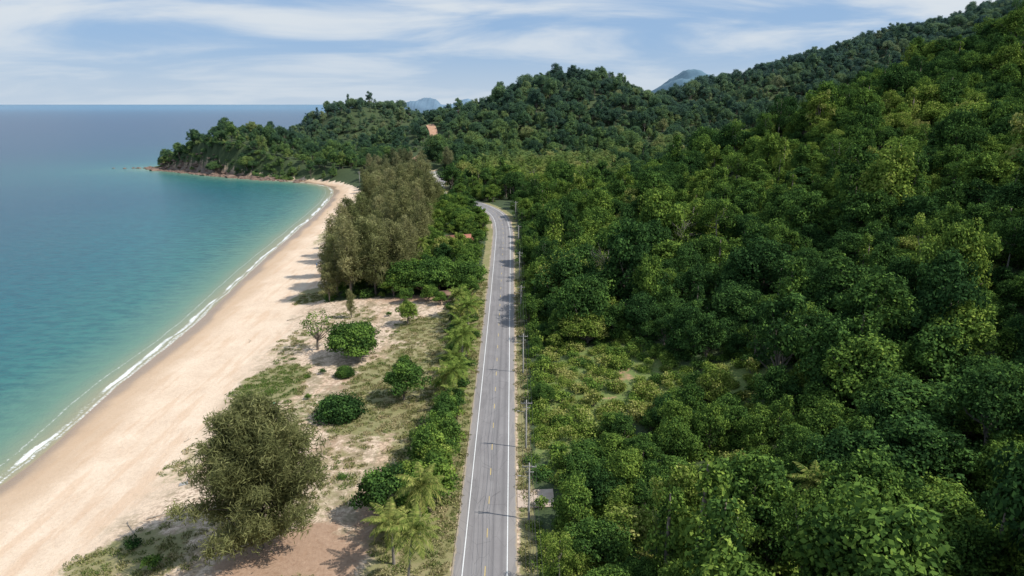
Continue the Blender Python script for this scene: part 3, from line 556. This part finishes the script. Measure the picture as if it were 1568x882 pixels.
# ------------------------------------------------------------------ beach details
def log(x,y,L_,r,rot):
    bb=B();t=np.linspace(-.5,.5,6);bb.tube(np.stack([t*L_,np.sin(t*4)*.15,np.full(6,r*.6)],1),np.linspace(r,r*.5,6),0,6);bb.tube([[L_*.15,0,r],[L_*.25,.4,r+.25],[L_*.35,.9,r+.3]],[r*.4,r*.3,r*.15],0,6)
    put('driftwood_log',bb.mesh('driftwood_log',[M_wood]),x,y,rot=rot)
for a in [(-58,100,3.2,.16,.4),(-61,97,4.5,.12,2.2),(-58,112,1.6,.2,1),(-64,150,2.2,.12,.2),(-70,209,2.5,.15,.5),(-76,190,1.6,.12,1.4),(-48,84,2.5,.13,2.6),(-66,128,1.5,.1,.9)]: log(*a)
bb=B();bb.tube([[-1.6,0,.15],[-.8,.02,.25],[0,0,.3],[.8,0,.25],[1.6,0,.15]],[.05,.28,.34,.28,.05],0,6);put('upturned_canoe',bb.mesh('upturned_canoe',[M_green]),-54,142,1.1,rot=1.1)
bb=B();bb.add([[-1,-.6,.05],[1,-.5,.08],[.9,.6,.35],[-.8,.7,.1],[0,0,.4]],[[0,1,4,3],[1,2,3,4]]);put('grey_tarp',bb.mesh('grey_tarp',[M_conc]),-58.5,110,.8,rot=.4)
def person(x,y,rot,mat):
    me=bpy.data.meshes.new('person');Vv=[(0,0,.95),(0,0,1.2),(0,0,1.42),(0,0,1.52),(0,.02,1.66),(.1,0,.9),(.12,.05,.5),(.13,.02,.06),(.13,.16,.04),(-.1,0,.9),(-.12,-.02,.5),(-.14,-.1,.06),(-.14,.04,.04),(.19,0,1.4),(.26,0,1.12),(.25,.1,.88),(-.19,0,1.4),(-.26,0,1.12),(-.25,.1,.88)]
    E=[(0,1),(1,2),(2,3),(3,4),(0,5),(5,6),(6,7),(7,8),(0,9),(9,10),(10,11),(11,12),(2,13),(13,14),(14,15),(2,16),(16,17),(17,18)]
    R=[.14,.13,.13,.06,.11,.1,.07,.045,.04,.1,.07,.045,.04,.06,.045,.035,.06,.045,.035]
    me.from_pydata(Vv,E,[]);me.materials.append(mat);o=link(bpy.data.objects.new('person',me));z=float(height(np.array([x]),np.array([y]))[0]);o.location=(x,y,z);o.rotation_euler=(0,0,rot)
    md=o.modifiers.new('s','SKIN')
    for i,r in enumerate(R): me.skin_vertices[0].data[i].radius=(r,r*.8)
    me.skin_vertices[0].data[0].use_root=True
    o.modifiers.new('u','SUBSURF').levels=1
person(-82,283,.6,M_blue);person(-80.6,284,2.5,M_skin)
# ------------------------------------------------------------------ distant islands
def island(name,x,y,pts,depth,col1,col2):  # bluish base colours have the aerial haze painted in
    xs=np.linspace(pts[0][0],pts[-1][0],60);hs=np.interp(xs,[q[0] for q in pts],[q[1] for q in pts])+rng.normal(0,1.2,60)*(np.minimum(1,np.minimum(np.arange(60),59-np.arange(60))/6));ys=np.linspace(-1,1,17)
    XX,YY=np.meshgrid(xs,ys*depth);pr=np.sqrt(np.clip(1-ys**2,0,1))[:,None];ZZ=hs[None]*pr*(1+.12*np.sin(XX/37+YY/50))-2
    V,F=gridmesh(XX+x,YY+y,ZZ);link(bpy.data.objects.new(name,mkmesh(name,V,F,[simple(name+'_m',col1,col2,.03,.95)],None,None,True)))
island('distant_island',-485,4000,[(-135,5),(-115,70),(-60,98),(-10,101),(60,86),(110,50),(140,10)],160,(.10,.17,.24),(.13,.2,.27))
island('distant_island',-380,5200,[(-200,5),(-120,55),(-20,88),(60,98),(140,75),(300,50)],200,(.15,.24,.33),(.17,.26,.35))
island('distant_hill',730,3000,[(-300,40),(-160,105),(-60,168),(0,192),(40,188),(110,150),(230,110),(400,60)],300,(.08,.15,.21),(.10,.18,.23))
# ------------------------------------------------------------------ light, world, camera
EL=math.radians(50);AZ=math.radians(104) # clockwise from +Y : sun in the east, slightly behind
sdv=Vector((math.sin(AZ)*math.cos(EL),math.cos(AZ)*math.cos(EL),math.sin(EL)))
ld=bpy.data.lights.new('sun','SUN');ld.energy=5.0;ld.angle=math.radians(.5);ld.color=(1,.96,.89);lo=link(bpy.data.objects.new('sun',ld));lo.rotation_euler=sdv.to_track_quat('Z','Y').to_euler()
w=bpy.data.worlds.new('World');sc.world=w;w.use_nodes=True;nt=w.node_tree;L=nt.links;bg=nt.nodes['Background']
sk=N(nt,'ShaderNodeTexSky',sky_type='NISHITA');sk.sun_disc=False;sk.sun_elevation=EL;sk.sun_rotation=AZ;sk.altitude=60;sk.air_density=1.0;sk.dust_density=.2;sk.ozone_density=2.5
tc=N(nt,'ShaderNodeTexCoord').outputs['Generated'];sx=N(nt,'ShaderNodeSeparateXYZ');L.new(tc,sx.inputs[0])
zz=math_(nt,'ADD',math_(nt,'MAXIMUM',sx.outputs[2],0),.16);cx=N(nt,'ShaderNodeCombineXYZ');L.new(math_(nt,'DIVIDE',sx.outputs[0],zz),cx.inputs[0]);L.new(math_(nt,'DIVIDE',sx.outputs[1],zz),cx.inputs[1])
cn=noise(nt,scaled(nt,cx.outputs[0],(.7,1.1,1)),1.0,6,.55,.5)
cl=maprange(nt,cn,.39,.64,.06,.9)
blue=mixc(nt,.75,sk.outputs[0],(3.6,6.0,9.8))
hz=maprange(nt,sx.outputs[2],-.02,.09,.85,0);blue=mixc(nt,hz,blue,(7.0,8.2,9.4))
cl=math_(nt,'MULTIPLY',cl,maprange(nt,sx.outputs[2],-.02,.12,.45,1))
col=mixc(nt,cl,blue,(9.2,9.8,10.3));L.new(col,bg.inputs[0]);bg.inputs[1].default_value=.08
cd=bpy.data.cameras.new('camera');co=link(bpy.data.objects.new('camera',cd));co.location=(0,0,68);co.rotation_euler=(math.radians(90-14.9),0,0);cd.sensor_width=36;cd.lens=36*1059/1568;cd.clip_start=1;cd.clip_end=200000;sc.camera=co
sc.view_settings.view_transform='Standard';sc.view_settings.look='None';sc.view_settings.exposure=0
